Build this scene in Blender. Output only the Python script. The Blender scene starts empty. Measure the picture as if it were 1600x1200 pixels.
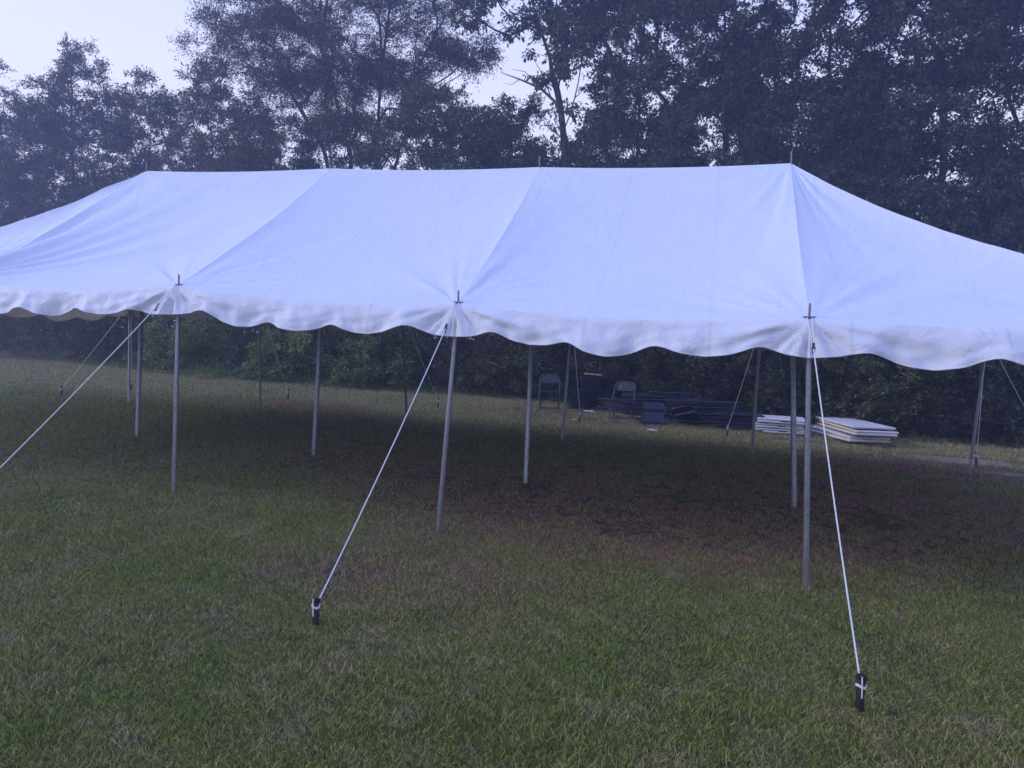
import bpy, math, random
import numpy as np
from mathutils import Vector, Matrix

random.seed(7)
rng = np.random.default_rng(7)
sc = bpy.context.scene
col = sc.collection
PI = math.pi

# ------------------------------------------------------------------ camera
cam_d = bpy.data.cameras.new('camera')
cam = bpy.data.objects.new('camera', cam_d)
col.objects.link(cam)
RX = Vector((0.96145429, 0.27289388, 0.03368352))
UP = Vector((-0.04751246, 0.04422444, 0.99789116))
FW = Vector((-0.27082876, 0.96102712, -0.05548563))
CO = Vector((11.4009, -8.775, 1.4749))
FPX = 1103.48
m = Matrix((RX, UP, -FW)).transposed().to_4x4()
m.translation = CO
cam.matrix_world = m
cam_d.sensor_width = 36
cam_d.lens = FPX / 1600 * 36
cam_d.clip_start = 0.05
cam_d.clip_end = 2000
sc.camera = cam

# ------------------------------------------------------------------ sky, sun, exposure
SUN_EL, SUN_AZ = math.radians(28), math.radians(-104)     # soft, veiled, from the left
world = bpy.data.worlds.new('World')
sc.world = world
world.use_nodes = True
nt = world.node_tree
nt.nodes.clear()
N = nt.nodes.new
out = N('ShaderNodeOutputWorld')
bg1 = N('ShaderNodeBackground'); bg2 = N('ShaderNodeBackground'); add = N('ShaderNodeAddShader')
sky = N('ShaderNodeTexSky')
sky.sky_type = 'NISHITA'
sky.sun_disc = False
sky.sun_elevation = SUN_EL
sky.sun_rotation = SUN_AZ
sky.air_density = 1.2
sky.dust_density = 1.0
sky.ozone_density = 4.0
bg1.inputs['Strength'].default_value = 0.03
nt.links.new(sky.outputs[0], bg1.inputs['Color'])
# thin even dusk cloud: pale lilac low down, bluer overhead
tc = N('ShaderNodeTexCoord'); sep = N('ShaderNodeSeparateXYZ'); ramp = N('ShaderNodeValToRGB')
nt.links.new(tc.outputs['Generated'], sep.inputs[0])
nt.links.new(sep.outputs['Z'], ramp.inputs[0])
cr = ramp.color_ramp
cr.elements[0].position = 0.0; cr.elements[0].color = (1.04, 1.0, 1.14, 1)
cr.elements[1].position = 1.0; cr.elements[1].color = (0.29, 0.47, 1.30, 1)
e = cr.elements.new(0.32); e.color = (0.92, 0.91, 1.14, 1)
e = cr.elements.new(0.62); e.color = (0.42, 0.58, 1.34, 1)
bg2.inputs['Strength'].default_value = 1.0
nt.links.new(ramp.outputs[0], bg2.inputs['Color'])
nt.links.new(bg1.outputs[0], add.inputs[0]); nt.links.new(bg2.outputs[0], add.inputs[1])
nt.links.new(add.outputs[0], out.inputs[0])

sun_d = bpy.data.lights.new('sun', 'SUN')
sun = bpy.data.objects.new('sun', sun_d)
col.objects.link(sun)
sun_d.energy = 1.5
sun_d.angle = math.radians(20)
sun_d.color = (1.0, 0.94, 0.90)
sd = Vector((math.sin(SUN_AZ) * math.cos(SUN_EL), math.cos(SUN_AZ) * math.cos(SUN_EL), math.sin(SUN_EL)))
sun.rotation_euler = sd.to_track_quat('Z', 'Y').to_euler()
sun.location = (-20, 20, 20)

sc.view_settings.view_transform = 'Standard'
sc.view_settings.look = 'None'
sc.view_settings.exposure = 0.0
sc.view_settings.gamma = 1.0
sc.view_settings.use_curve_mapping = False
sc.render.engine = 'CYCLES'
sc.cycles.max_bounces = 6
sc.cycles.diffuse_bounces = 3
sc.cycles.glossy_bounces = 2
sc.cycles.transmission_bounces = 3
sc.cycles.transparent_max_bounces = 4
sc.cycles.volume_bounces = 1
sc.cycles.caustics_reflective = False
sc.cycles.caustics_refractive = False
sc.cycles.use_denoising = True

# ------------------------------------------------------------------ helpers
GA, GB = -0.0211, 0.0267

def gz(x, y):
    """height of the lawn"""
    xx = np.clip(x, -18, 30); yy = np.clip(y, -20, 16)
    return GA * xx + GB * yy

def ray(px, py):
    return RX * ((px - 800) / FPX) - UP * ((py - 600) / FPX) + FW

def at(px, py, Y):
    """the point of the plane y = Y seen at a place of the photograph"""
    d = ray(px, py)
    return CO + d * ((Y - CO.y) / d.y)

def tag(o, label=None, cat=None, group=None, kind=None):
    if label: o['label'] = label
    if cat: o['category'] = cat
    if group: o['group'] = group
    if kind: o['kind'] = kind
    return o

def empty(name, loc, label, cat, group=None, rot=(0, 0, 0)):
    o = bpy.data.objects.new(name, None)
    o.empty_display_size = 0.2
    o.location = loc
    o.rotation_euler = rot
    col.objects.link(o)
    return tag(o, label, cat, group)

def link_mesh(name, me, parent=None):
    o = bpy.data.objects.new(name, me)
    col.objects.link(o)
    if parent is not None:
        o.parent = parent
    return o

class MB:
    def __init__(self):
        self.v = []; self.f = []; self.mi = []; self.sm = []
    def add(self, vs, fs, mi=0, smooth=False):
        b = len(self.v)
        self.v += [tuple(p) for p in vs]
        self.f += [tuple(i + b for i in f) for f in fs]
        self.mi += [mi] * len(fs); self.sm += [smooth] * len(fs)
    def box(self, c, s, M=None, mi=0, bev=0.0):
        hx, hy, hz = s[0] / 2, s[1] / 2, s[2] / 2
        if bev > 0:
            b = bev
            rings = []
            for z, q in ((-hz, b), (-hz + b, 0), (hz - b, 0), (hz, b)):
                X, Y = hx - q, hy - q
                k = b if q == 0 else b * 0.6
                rings.append([(-X + k, -Y, z), (X - k, -Y, z), (X, -Y + k, z), (X, Y - k, z),
                              (X - k, Y, z), (-X + k, Y, z), (-X, Y - k, z), (-X, -Y + k, z)])
            vs = [Vector(p) for r in rings for p in r]
            fs = [tuple(range(7, -1, -1)), tuple(range(24, 32))]
            for r in range(3):
                for i in range(8):
                    j = (i + 1) % 8
                    fs.append((r * 8 + i, r * 8 + j, r * 8 + 8 + j, r * 8 + 8 + i))
        else:
            vs = [Vector((x, y, z)) for z in (-hz, hz) for y in (-hy, hy) for x in (-hx, hx)]
            fs = [(0, 2, 3, 1), (4, 5, 7, 6), (0, 1, 5, 4), (2, 6, 7, 3), (0, 4, 6, 2), (1, 3, 7, 5)]
        c = Vector(c)
        vs = [(M @ p if M else p) + c for p in vs]
        self.add(vs, fs, mi)
    def tube(self, pts, r, n=8, mi=0, cap=True, smooth=True):
        pts = [Vector(p) for p in pts]
        R = r if isinstance(r, (list, tuple)) else [r] * len(pts)
        vs = []; fs = []
        prev = None
        for i, p in enumerate(pts):
            t = (pts[min(i + 1, len(pts) - 1)] - pts[max(i - 1, 0)]).normalized()
            if prev is None:
                a = Vector((0, 0, 1)) if abs(t.z) < .9 else Vector((1, 0, 0))
                u = t.cross(a).normalized()
            else:
                u = (prev - t * prev.dot(t)).normalized()
            prev = u
            w = t.cross(u)
            for k in range(n):
                an = 2 * PI * k / n
                vs.append(p + (u * math.cos(an) + w * math.sin(an)) * R[i])
        for i in range(len(pts) - 1):
            for k in range(n):
                j = (k + 1) % n
                fs.append((i * n + k, i * n + j, (i + 1) * n + j, (i + 1) * n + k))
        self.add(vs, fs, mi, smooth)
        if cap:
            self.add(vs[:n], [tuple(range(n - 1, -1, -1))], mi)
            self.add(vs[-n:], [tuple(range(n))], mi)
    def mesh(self, name, *mats):
        me = bpy.data.meshes.new(name)
        me.from_pydata(self.v, [], self.f)
        for m_ in mats: me.materials.append(m_)
        me.polygons.foreach_set('material_index', self.mi)
        me.polygons.foreach_set('use_smooth', self.sm)
        me.update()
        return me
    def build(self, name, mats, parent=None):
        if not isinstance(mats, (list, tuple)): mats = [mats]
        return link_mesh(name, self.mesh(name, *mats), parent)

def quad_mesh(name, V, F, mats, smooth=False, mi=None):
    """fast mesh from numpy arrays, F is (n,4) or (n,3)"""
    me = bpy.data.meshes.new(name)
    n, k = F.shape
    me.vertices.add(len(V)); me.vertices.foreach_set('co', np.ascontiguousarray(V, dtype=np.float32).ravel())
    me.loops.add(n * k); me.loops.foreach_set('vertex_index', np.ascontiguousarray(F, dtype=np.int32).ravel())
    me.polygons.add(n)
    me.polygons.foreach_set('loop_start', np.arange(0, n * k, k, dtype=np.int32))
    me.polygons.foreach_set('loop_total', np.full(n, k, dtype=np.int32))
    if not isinstance(mats, (list, tuple)): mats = [mats]
    for m_ in mats: me.materials.append(m_)
    me.polygons.foreach_set('use_smooth', np.full(n, smooth))
    if mi is not None: me.polygons.foreach_set('material_index', mi)
    me.update(calc_edges=True)
    return me

# ------------------------------------------------------------------ materials
def new_mat(name):
    m_ = bpy.data.materials.new(name)
    m_.use_nodes = True
    t = m_.node_tree
    p = t.nodes['Principled BSDF']
    return m_, t, p

def ramp_node(t, stops, src):
    r = t.nodes.new('ShaderNodeValToRGB')
    el = r.color_ramp.elements
    el[0].position, el[0].color = stops[0][0], (*stops[0][1], 1)
    el[1].position, el[1].color = stops[-1][0], (*stops[-1][1], 1)
    for p_, c_ in stops[1:-1]:
        e_ = el.new(p_); e_.color = (*c_, 1)
    t.links.new(src, r.inputs[0])
    return r.outputs[0]

def noise_node(t, scale, detail=4, rough=.55, coord='Object', dist=0.0, vec=None):
    n = t.nodes.new('ShaderNodeTexNoise')
    n.inputs['Scale'].default_value = scale
    n.inputs['Detail'].default_value = detail
    n.inputs['Roughness'].default_value = rough
    n.inputs['Distortion'].default_value = dist
    if vec is None:
        if coord == 'World':
            g = t.nodes.new('ShaderNodeNewGeometry'); vec = g.outputs['Position']
        else:
            g = t.nodes.new('ShaderNodeTexCoord'); vec = g.outputs[coord]
    t.links.new(vec, n.inputs['Vector'])
    return n.outputs['Fac']

def bump(t, p, src, strength, distance=.01):
    b = t.nodes.new('ShaderNodeBump')
    b.inputs['Strength'].default_value = strength
    b.inputs['Distance'].default_value = distance
    t.links.new(src, b.inputs['Height'])
    t.links.new(b.outputs[0], p.inputs['Normal'])

def basic(name, c1, c2, scale=8, rough=.6, metal=0.0, bstr=0.15, bdist=.004, spec=.5):
    m_, t, p = new_mat(name)
    f = noise_node(t, scale, 5)
    t.links.new(ramp_node(t, [(.3, c1), (.7, c2)], f), p.inputs['Base Color'])
    p.inputs['Roughness'].default_value = rough
    p.inputs['Metallic'].default_value = metal
    p.inputs['Specular IOR Level'].default_value = spec
    if bstr: bump(t, p, noise_node(t, scale * 6, 3), bstr, bdist)
    return m_

def mixc(t, a, b, fac, mode='MIX'):
    n = t.nodes.new('ShaderNodeMix'); n.data_type = 'RGBA'; n.blend_type = mode
    if isinstance(fac, (int, float)): n.inputs[0].default_value = fac
    else: t.links.new(fac, n.inputs[0])
    for s, v in ((6, a), (7, b)):
        if isinstance(v, tuple): n.inputs[s].default_value = (*v, 1)
        else: t.links.new(v, n.inputs[s])
    return n.outputs[2]

def mathn(t, op, a, b=None, c=None, clamp=False):
    n = t.nodes.new('ShaderNodeMath'); n.operation = op; n.use_clamp = clamp
    for i, v in enumerate((a, b, c)):
        if v is None: continue
        if isinstance(v, (int, float)): n.inputs[i].default_value = v
        else: t.links.new(v, n.inputs[i])
    return n.outputs[0]

def blob_mask(t, blobs, vec, edge=1.0):
    """soft union of ground ellipses, (x, y, rx, ry)"""
    s = t.nodes.new('ShaderNodeSeparateXYZ'); t.links.new(vec, s.inputs[0])
    tot = None
    for (x, y, rx, ry, w) in blobs:
        dx = mathn(t, 'DIVIDE', mathn(t, 'SUBTRACT', s.outputs[0], x), rx)
        dy = mathn(t, 'DIVIDE', mathn(t, 'SUBTRACT', s.outputs[1], y), ry)
        d = mathn(t, 'ADD', mathn(t, 'MULTIPLY', dx, dx), mathn(t, 'MULTIPLY', dy, dy))
        k = mathn(t, 'MULTIPLY', mathn(t, 'SUBTRACT', 1.0, d, clamp=True), w)
        tot = k if tot is None else mathn(t, 'MAXIMUM', tot, k)
    return tot

# worn places of the lawn: reddish dead grass under the right half of the tent, sandy soil near the tables
DEAD = [(10.8, -1.5, 3.6, 1.9, 1.0), (13.6, 0.1, 3.2, 2.2, 1.0), (8.2, -0.6, 2.4, 1.6, .6), (3.0, 4.2, 2.6, .9, .6), (9.3, -3.9, 1.6, .9, .5), (14.4, 3.4, 2.5, 1.3, .8), (9.0, 6.0, 3.0, 1.2, .55)]
SAND = [(13.1, 5.1, .9, .35, .9), (15.6, 4.6, 1.7, .55, 1.0), (16.4, 3.6, 1.6, .6, .8), (14.8, 2.3, 1.2, .3, .6), (7.6, 6.4, .8, .25, .5), (11.6, -5.2, .3, .25, .55), (6.9, -4.8, .35, .2, .4), (9.2, -5.3, .35, .2, .5)]

def lawn_colour(t, gain=1.0, fine=True):
    g = t.nodes.new('ShaderNodeNewGeometry'); P_ = g.outputs['Position']
    big = noise_node(t, .55, 4, .6, vec=P_, dist=.4)
    mid = noise_node(t, 3.1, 4, .6, vec=P_)
    c = ramp_node(t, [(.28, (.074 * gain, .100 * gain, .013 * gain)), (.5, (.106 * gain, .114 * gain, .022 * gain)), (.68, (.140 * gain, .124 * gain, .040 * gain))], big)
    c = mixc(t, c, (.165 * gain, .140 * gain, .070 * gain), mathn(t, 'MULTIPLY', mathn(t, 'SUBTRACT', mid, .5, clamp=True), 4.0, clamp=True))
    sml = noise_node(t, 11, 3, .6, vec=P_)
    c = mixc(t, c, (.040 * gain, .070 * gain, .012 * gain), mathn(t, 'MULTIPLY', mathn(t, 'SUBTRACT', .48, sml, clamp=True), 3.5, clamp=True))
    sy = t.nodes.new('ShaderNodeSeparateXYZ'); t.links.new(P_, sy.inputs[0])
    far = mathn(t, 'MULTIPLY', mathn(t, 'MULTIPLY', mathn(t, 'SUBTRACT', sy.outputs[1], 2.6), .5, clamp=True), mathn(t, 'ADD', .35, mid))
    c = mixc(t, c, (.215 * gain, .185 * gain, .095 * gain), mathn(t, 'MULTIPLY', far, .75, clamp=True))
    dm = blob_mask(t, DEAD, P_)
    dm = mathn(t, 'MULTIPLY', mathn(t, 'MULTIPLY', dm, 1.5, clamp=True), mathn(t, 'MULTIPLY', mathn(t, 'SUBTRACT', noise_node(t, 2.6, 6, .72, vec=P_), .36, clamp=True), 4.5, clamp=True))
    c = mixc(t, c, (.140 * gain, .078 * gain, .056 * gain), dm)
    sm = blob_mask(t, SAND, P_)
    sn = noise_node(t, 4.2, 6, .72, vec=P_)
    sm = mathn(t, 'MULTIPLY', mathn(t, 'SUBTRACT', mathn(t, 'ADD', mathn(t, 'MULTIPLY', sm, .55), mathn(t, 'MULTIPLY', sn, 1.4)), .95, clamp=True), 3.0, clamp=True)
    sm = mathn(t, 'MULTIPLY', sm, mathn(t, 'GREATER_THAN', blob_mask(t, SAND, P_), 0.001))
    return c, sm, P_

# soil below the grass
M_soil, t, p = new_mat('lawn_soil')
c, sm, P_ = lawn_colour(t, .85)
c = mixc(t, c, (.36, .26, .19), sm)
fn = noise_node(t, 38, 5, .7, vec=P_)
c = mixc(t, c, (.018, .020, .010), mathn(t, 'MULTIPLY', mathn(t, 'SUBTRACT', .52, fn, clamp=True), 3.0, clamp=True))
t.links.new(c, p.inputs['Base Color'])
p.inputs['Roughness'].default_value = .95
p.inputs['Specular IOR Level'].default_value = .1
bump(t, p, noise_node(t, 60, 5, .7, vec=P_), .6, .02)

def leafy(name, colfn, trans=.3, tcol=(.10, .13, .03), rough=.6, spec=.25):
    m_, t, p = new_mat(name)
    c = colfn(t)
    t.links.new(c, p.inputs['Base Color'])
    p.inputs['Roughness'].default_value = rough
    p.inputs['Specular IOR Level'].default_value = spec
    tr = t.nodes.new('ShaderNodeBsdfTranslucent')
    cc = mixc(t, c, tcol, .5)
    t.links.new(cc, tr.inputs[0])
    mx = t.nodes.new('ShaderNodeMixShader'); mx.inputs[0].default_value = trans
    t.links.new(p.outputs[0], mx.inputs[1]); t.links.new(tr.outputs[0], mx.inputs[2])
    t.links.new(mx.outputs[0], t.nodes['Material Output'].inputs[0])
    return m_

def grass_col(t):
    c, sm, P_ = lawn_colour(t, 2.35)
    g = t.nodes.new('ShaderNodeNewGeometry')
    r = g.outputs['Random Per Island']
    c = mixc(t, c, (.36, .31, .17), mathn(t, 'MULTIPLY', mathn(t, 'GREATER_THAN', r, .84), .75))
    r2 = mathn(t, 'FRACT', mathn(t, 'MULTIPLY', r, 7.31))
    v = mathn(t, 'ADD', mathn(t, 'MULTIPLY', mathn(t, 'POWER', r2, 2.0), 1.7), .40)
    return mixc(t, c, v, 1.0, 'MULTIPLY')
M_grass = leafy('grass_blade', grass_col, .22, (.12, .15, .03), .7, .12)

def leaf_cols(a, b, c_):
    def fn(t):
        g = t.nodes.new('ShaderNodeNewGeometry')
        r = g.outputs['Random Per Island']
        n = noise_node(t, 1.1, 4, .65, vec=g.outputs['Position'])
        f = mathn(t, 'ADD', mathn(t, 'MULTIPLY', r, .55), mathn(t, 'MULTIPLY', n, .45))
        return ramp_node(t, [(.30, a), (.5, b), (.72, c_)], f)
    return fn
M_leaf = {
 'dark': leafy('dark_leaf', leaf_cols((.024, .032, .016), (.052, .062, .028), (.150, .150, .078)), .22),
 'mid': leafy('mid_leaf', leaf_cols((.038, .050, .022), (.090, .106, .042), (.22, .22, .10)), .25),
 'olive': leafy('olive_leaf', leaf_cols((.044, .044, .022), (.080, .078, .038), (.170, .150, .075)), .25),
 'green': leafy('bright_leaf', leaf_cols((.09, .14, .035), (.21, .29, .075), (.38, .45, .16)), .3),
 'red': leafy('rusty_leaf', leaf_cols((.07, .04, .03), (.12, .06, .04), (.16, .09, .06)), .2),
}
M_bark = basic('bark', (.028, .024, .022), (.075, .065, .058), 9, .9, 0, .8, .02, .1)
M_deadwood = basic('dead_wood', (.10, .085, .08), (.20, .17, .155), 9, .85, 0, .6, .01, .1)

def canvas_mat(name, tcol, tmix, ca=(.69, .715, .77), cb=(.73, .755, .81)):
    m_, t, p = new_mat(name)
    n1 = noise_node(t, .7, 4, .6); n2 = noise_node(t, 6, 5, .6)
    c = ramp_node(t, [(.3, ca), (.7, cb)], n1)
    c = mixc(t, c, (.60, .60, .62), mathn(t, 'MULTIPLY', mathn(t, 'SUBTRACT', n2, .55, clamp=True), .8, clamp=True))
    # welded overlaps of the cloth, every metre or so along the tent
    tco = t.nodes.new('ShaderNodeTexCoord'); sx_ = t.nodes.new('ShaderNodeSeparateXYZ'); t.links.new(tco.outputs['Object'], sx_.inputs[0])
    fr_ = mathn(t, 'FRACT', mathn(t, 'ADD', mathn(t, 'DIVIDE', sx_.outputs[0], 1.016), 40.32))
    weld = mathn(t, 'LESS_THAN', fr_, .028)
    c = mixc(t, c, (.665, .69, .75), mathn(t, 'MULTIPLY', weld, .55))
    # faint dirt streaks
    st_ = noise_node(t, 1.6, 6, .7, dist=1.2)
    c = mixc(t, c, (.56, .56, .58), mathn(t, 'MULTIPLY', mathn(t, 'SUBTRACT', st_, .60, clamp=True), 1.4, clamp=True))
    t.links.new(c, p.inputs['Base Color'])
    p.inputs['Roughness'].default_value = .5
    p.inputs['Specular IOR Level'].default_value = .35
    # creases pressed in by the folding
    tcn = t.nodes.new('ShaderNodeTexCoord')
    mp = t.nodes.new('ShaderNodeMapping'); mp.inputs['Scale'].default_value = (1.0, .6, 1.4)
    t.links.new(tcn.outputs['Object'], mp.inputs[0])
    n3 = noise_node(t, 2.2, 6, .62, vec=mp.outputs[0], dist=.7)
    cre = mathn(t, 'ABSOLUTE', mathn(t, 'SUBTRACT', n3, .5))
    cre = mathn(t, 'MULTIPLY', mathn(t, 'POWER', mathn(t, 'MINIMUM', mathn(t, 'MULTIPLY', cre, 9.0), 1.0), .6), -1.0)
    n4 = noise_node(t, 14, 4, .6, vec=mp.outputs[0])
    h = mathn(t, 'ADD', mathn(t, 'ADD', mathn(t, 'MULTIPLY', cre, .6), n4), mathn(t, 'MULTIPLY', weld, .25))
    bump(t, p, h, .42, .014)
    tr = t.nodes.new('ShaderNodeBsdfTranslucent'); tr.inputs[0].default_value = (*tcol, 1)
    mx = t.nodes.new('ShaderNodeMixShader'); mx.inputs[0].default_value = tmix
    t.links.new(p.outputs[0], mx.inputs[1]); t.links.new(tr.outputs[0], mx.inputs[2])
    t.links.new(mx.outputs[0], t.nodes['Material Output'].inputs[0])
    return m_
M_canvas = canvas_mat('roof_canvas', (.5, .34, .3), .006)
M_valance_lit = canvas_mat('lit_valance_canvas', (.95, .80, .72), .12, (.79, .80, .84), (.83, .84, .87))  # same vinyl as the roof, paler colour standing in for light on it
M_welt = basic('seam_webbing', (.70, .71, .76), (.78, .79, .84), 12, .6, 0, .25)
M_steel = basic('galvanised_steel', (.30, .31, .34), (.46, .47, .50), 22, .38, .85, .12, .001)
M_pin = basic('steel_pin', (.12, .12, .14), (.2, .2, .22), 30, .4, .8, .1)
M_rope = basic('white_rope', (.72, .72, .70), (.86, .86, .84), 160, .8, 0, .6, .003)
M_buckle = basic('dark_buckle', (.03, .03, .04), (.07, .07, .08), 40, .4, .6, .1)
M_stake = basic('black_stake', (.008, .008, .011), (.018, .018, .024), 30, .42, .2, .25)
M_black = basic('black_plastic', (.012, .013, .026), (.028, .030, .052), 10, .42, 0, .1)
M_greyplas = basic('dusty_plastic', (.035, .035, .05), (.07, .07, .09), 14, .5, 0, .1)
M_blkmetal = basic('dark_chair_steel', (.022, .024, .040), (.055, .058, .085), 20, .35, .5, .1)
M_tabletop = basic('white_table_plastic', (.74, .73, .72), (.84, .83, .82), 7, .5, 0, .2, .002)
M_tableedge = basic('cream_table_edge', (.48, .38, .32), (.62, .50, .43), 9, .6, 0, .2, .002)
M_gap_shade = basic('gap_shade', (.01, .01, .012), (.02, .02, .025), 8, .8, 0, 0)  # shade inside the table slots and gaps, painted as a dark colour
M_paper = basic('white_paper', (.70, .70, .70), (.82, .82, .82), 20, .8, 0, .3)
M_wood = basic('reddish_board', (.34, .17, .12), (.46, .26, .2), 12, .7, 0, .3)

# ------------------------------------------------------------------ ground
def smooth_noise(x, y, seed=0, s=1.0):
    r = np.random.default_rng(seed)
    o = np.zeros_like(x)
    for k in range(7):
        a = r.uniform(0, 2 * PI); f = r.uniform(.6, 1.9) * s
        o = o + np.sin((x * math.cos(a) + y * math.sin(a)) * f + r.uniform(0, 6.28))
    return o / 7

def ground_z(x, y):
    return gz(x, y) + .025 * smooth_noise(x, y, 3, .9) + .006 * smooth_noise(x, y, 4, 5)

xs = np.concatenate([np.linspace(-220, -22, 14), np.linspace(-20, 26, 231), np.linspace(28, 220, 14)])
ys = np.concatenate([np.linspace(-220, -14, 14), np.linspace(-12, 20, 161), np.linspace(22, 220, 14)])
X, Y = np.meshgrid(xs, ys)
V = np.stack([X.ravel(), Y.ravel(), ground_z(X, Y).ravel()], 1)
nx, ny = len(xs), len(ys)
ii, jj = np.meshgrid(np.arange(nx - 1), np.arange(ny - 1))
a_ = (jj * nx + ii).ravel()
ground = link_mesh('ground', quad_mesh('ground', V, np.stack([a_, a_ + 1, a_ + 1 + nx, a_ + nx], 1), M_soil, True))
tag(ground, kind='structure')

# ------------------------------------------------------------------ the tent
S = 3.048
PEAK = {1: at(229, 267, -.05), 2: at(515, 263, -.05), 3: at(843, 261, -.05), 4: at(1236, 255, -.05)}
FT = {0: Vector((-.03, -2.82, 1.96)), 1: Vector((3.03, -2.78, 1.98)),
      2: at(276, 447, -2.71), 3: at(714, 475, -2.77), 4: at(1265, 499, -2.96), 5: Vector((15.2, -2.98, 1.80))}
BT = {0: Vector((.12, 2.85, 2.08)), 1: Vector((3.02, 3.0, 2.11)), 2: Vector((5.95, 3.05, 2.05)),
      3: Vector((9.10, 3.0, 1.98)), 4: Vector((12.12, 3.1, 1.93)), 5: Vector((15.25, 3.1, 1.86))}
ET = {0: Vector((-.12, -.05, 2.0)), 5: Vector((15.35, 0.0, 1.80))}
ALLT = [(FT[k], .014) for k in range(6)] + [(BT[k], .012) for k in range(6)] + [(ET[k], .014) for k in (0, 5)]
boost = {0: .050, 1: .052, 5: .046}
ALLT = [(FT[k], boost.get(k, .019)) for k in range(6)] + [(BT[k], .02) for k in range(6)] + [(ET[k], .04) for k in (0, 5)]
PKS = [(PEAK[k], .004 if k in (2, 3) else .016) for k in (1, 2, 3, 4)]

def wrinkle(x, y):
    """tension folds that fan out from every pole head"""
    d = np.zeros_like(x)
    for n, (q, A) in enumerate(ALLT + PKS):
        dx, dy = x - q.x, y - q.y
        r = np.hypot(dx, dy)
        th = np.arctan2(dy, dx)
        rr = np.random.default_rng(100 + n)
        f = np.clip(r / .25, 0, 1) * np.exp(-r / ((1.5 if A > .04 else .8) if n < len(ALLT) else .9)) * (np.clip(r / .6, 0, 1) * .6 + .4)
        w = 0
        for fr, am in ((7, .8), (13, 1.0), (19, .8), (31, .55), (43, .3)):
            w = w + am * np.sin(fr * th + rr.uniform(0, 6.28) + .5 * np.sin(r * 2 + rr.uniform(0, 6)))
        # folds come in groups with calm cloth between them
        gate = .35 + .65 * np.clip(np.sin(2.5 * th + rr.uniform(0, 6.28)) + .3, 0, 1)
        d = d + A * f * w * gate
    d = d + .010 * smooth_noise(x, y, 21, 2.0) + .0030 * smooth_noise(x, y, 22, 9) + .0016 * smooth_noise(x * 3, y, 23, 12)
    return d

def facet(T0, T1, B0, B1, sag0, sag1, rsag, esag, dip, ns, ntt):
    s = np.linspace(0, 1, ns + 1)[None, :, None]
    tt = (np.linspace(0, 1, ntt + 1))[:, None, None]
    T0, T1, B0, B1 = [np.array(v)[None, None, :] for v in (T0, T1, B0, B1)]
    top = T0 * (1 - s) + T1 * s; bot = B0 * (1 - s) + B1 * s
    top = np.repeat(top, 1, 0).copy(); bot = bot.copy()
    top[..., 2] -= rsag * 4 * (s * (1 - s))[..., 0]
    bot[..., 2] -= esag * 4 * (s * (1 - s))[..., 0]
    # the eave is pulled tight between the poles and bows inwards
    P_ = top * (1 - tt) + bot * tt
    sg = (sag0 * (1 - s) + sag1 * s)[..., 0]
    tv = tt[..., 0]
    P_[..., 2] -= sg * 4 * tv * (1 - tv) * (1.25 - .5 * tv)
    P_[..., 2] -= dip * (4 * s * (1 - s))[..., 0] ** .8 * np.sin(PI * tv)
    w = wrinkle(P_[..., 0], P_[..., 1])
    P_[..., 2] += w * np.clip(tv * 14, 0, 1) * np.clip((1 - tv) * 16, 0, 1)
    return P_

def grid_faces(r, c, base=0, flip=False):
    ii, jj = np.meshgrid(np.arange(c - 1), np.arange(r - 1))
    a = (jj * c + ii).ravel() + base
    F = np.stack([a, a + c, a + c + 1, a + 1], 1)
    return F[:, ::-1] if flip else F

tent = empty('pole_tent', (S * 2.5, 0, float(gz(S * 2.5, 0))),
             'long white pole tent with four ridge peaks and scalloped edge standing on the lawn', 'tent')
TL = tent.location.copy()

def tpart(name, me, parent=None):
    o = link_mesh(name, me, parent or tent)
    return o

def to_local(V): return V - np.array(TL)[None, :]

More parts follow.
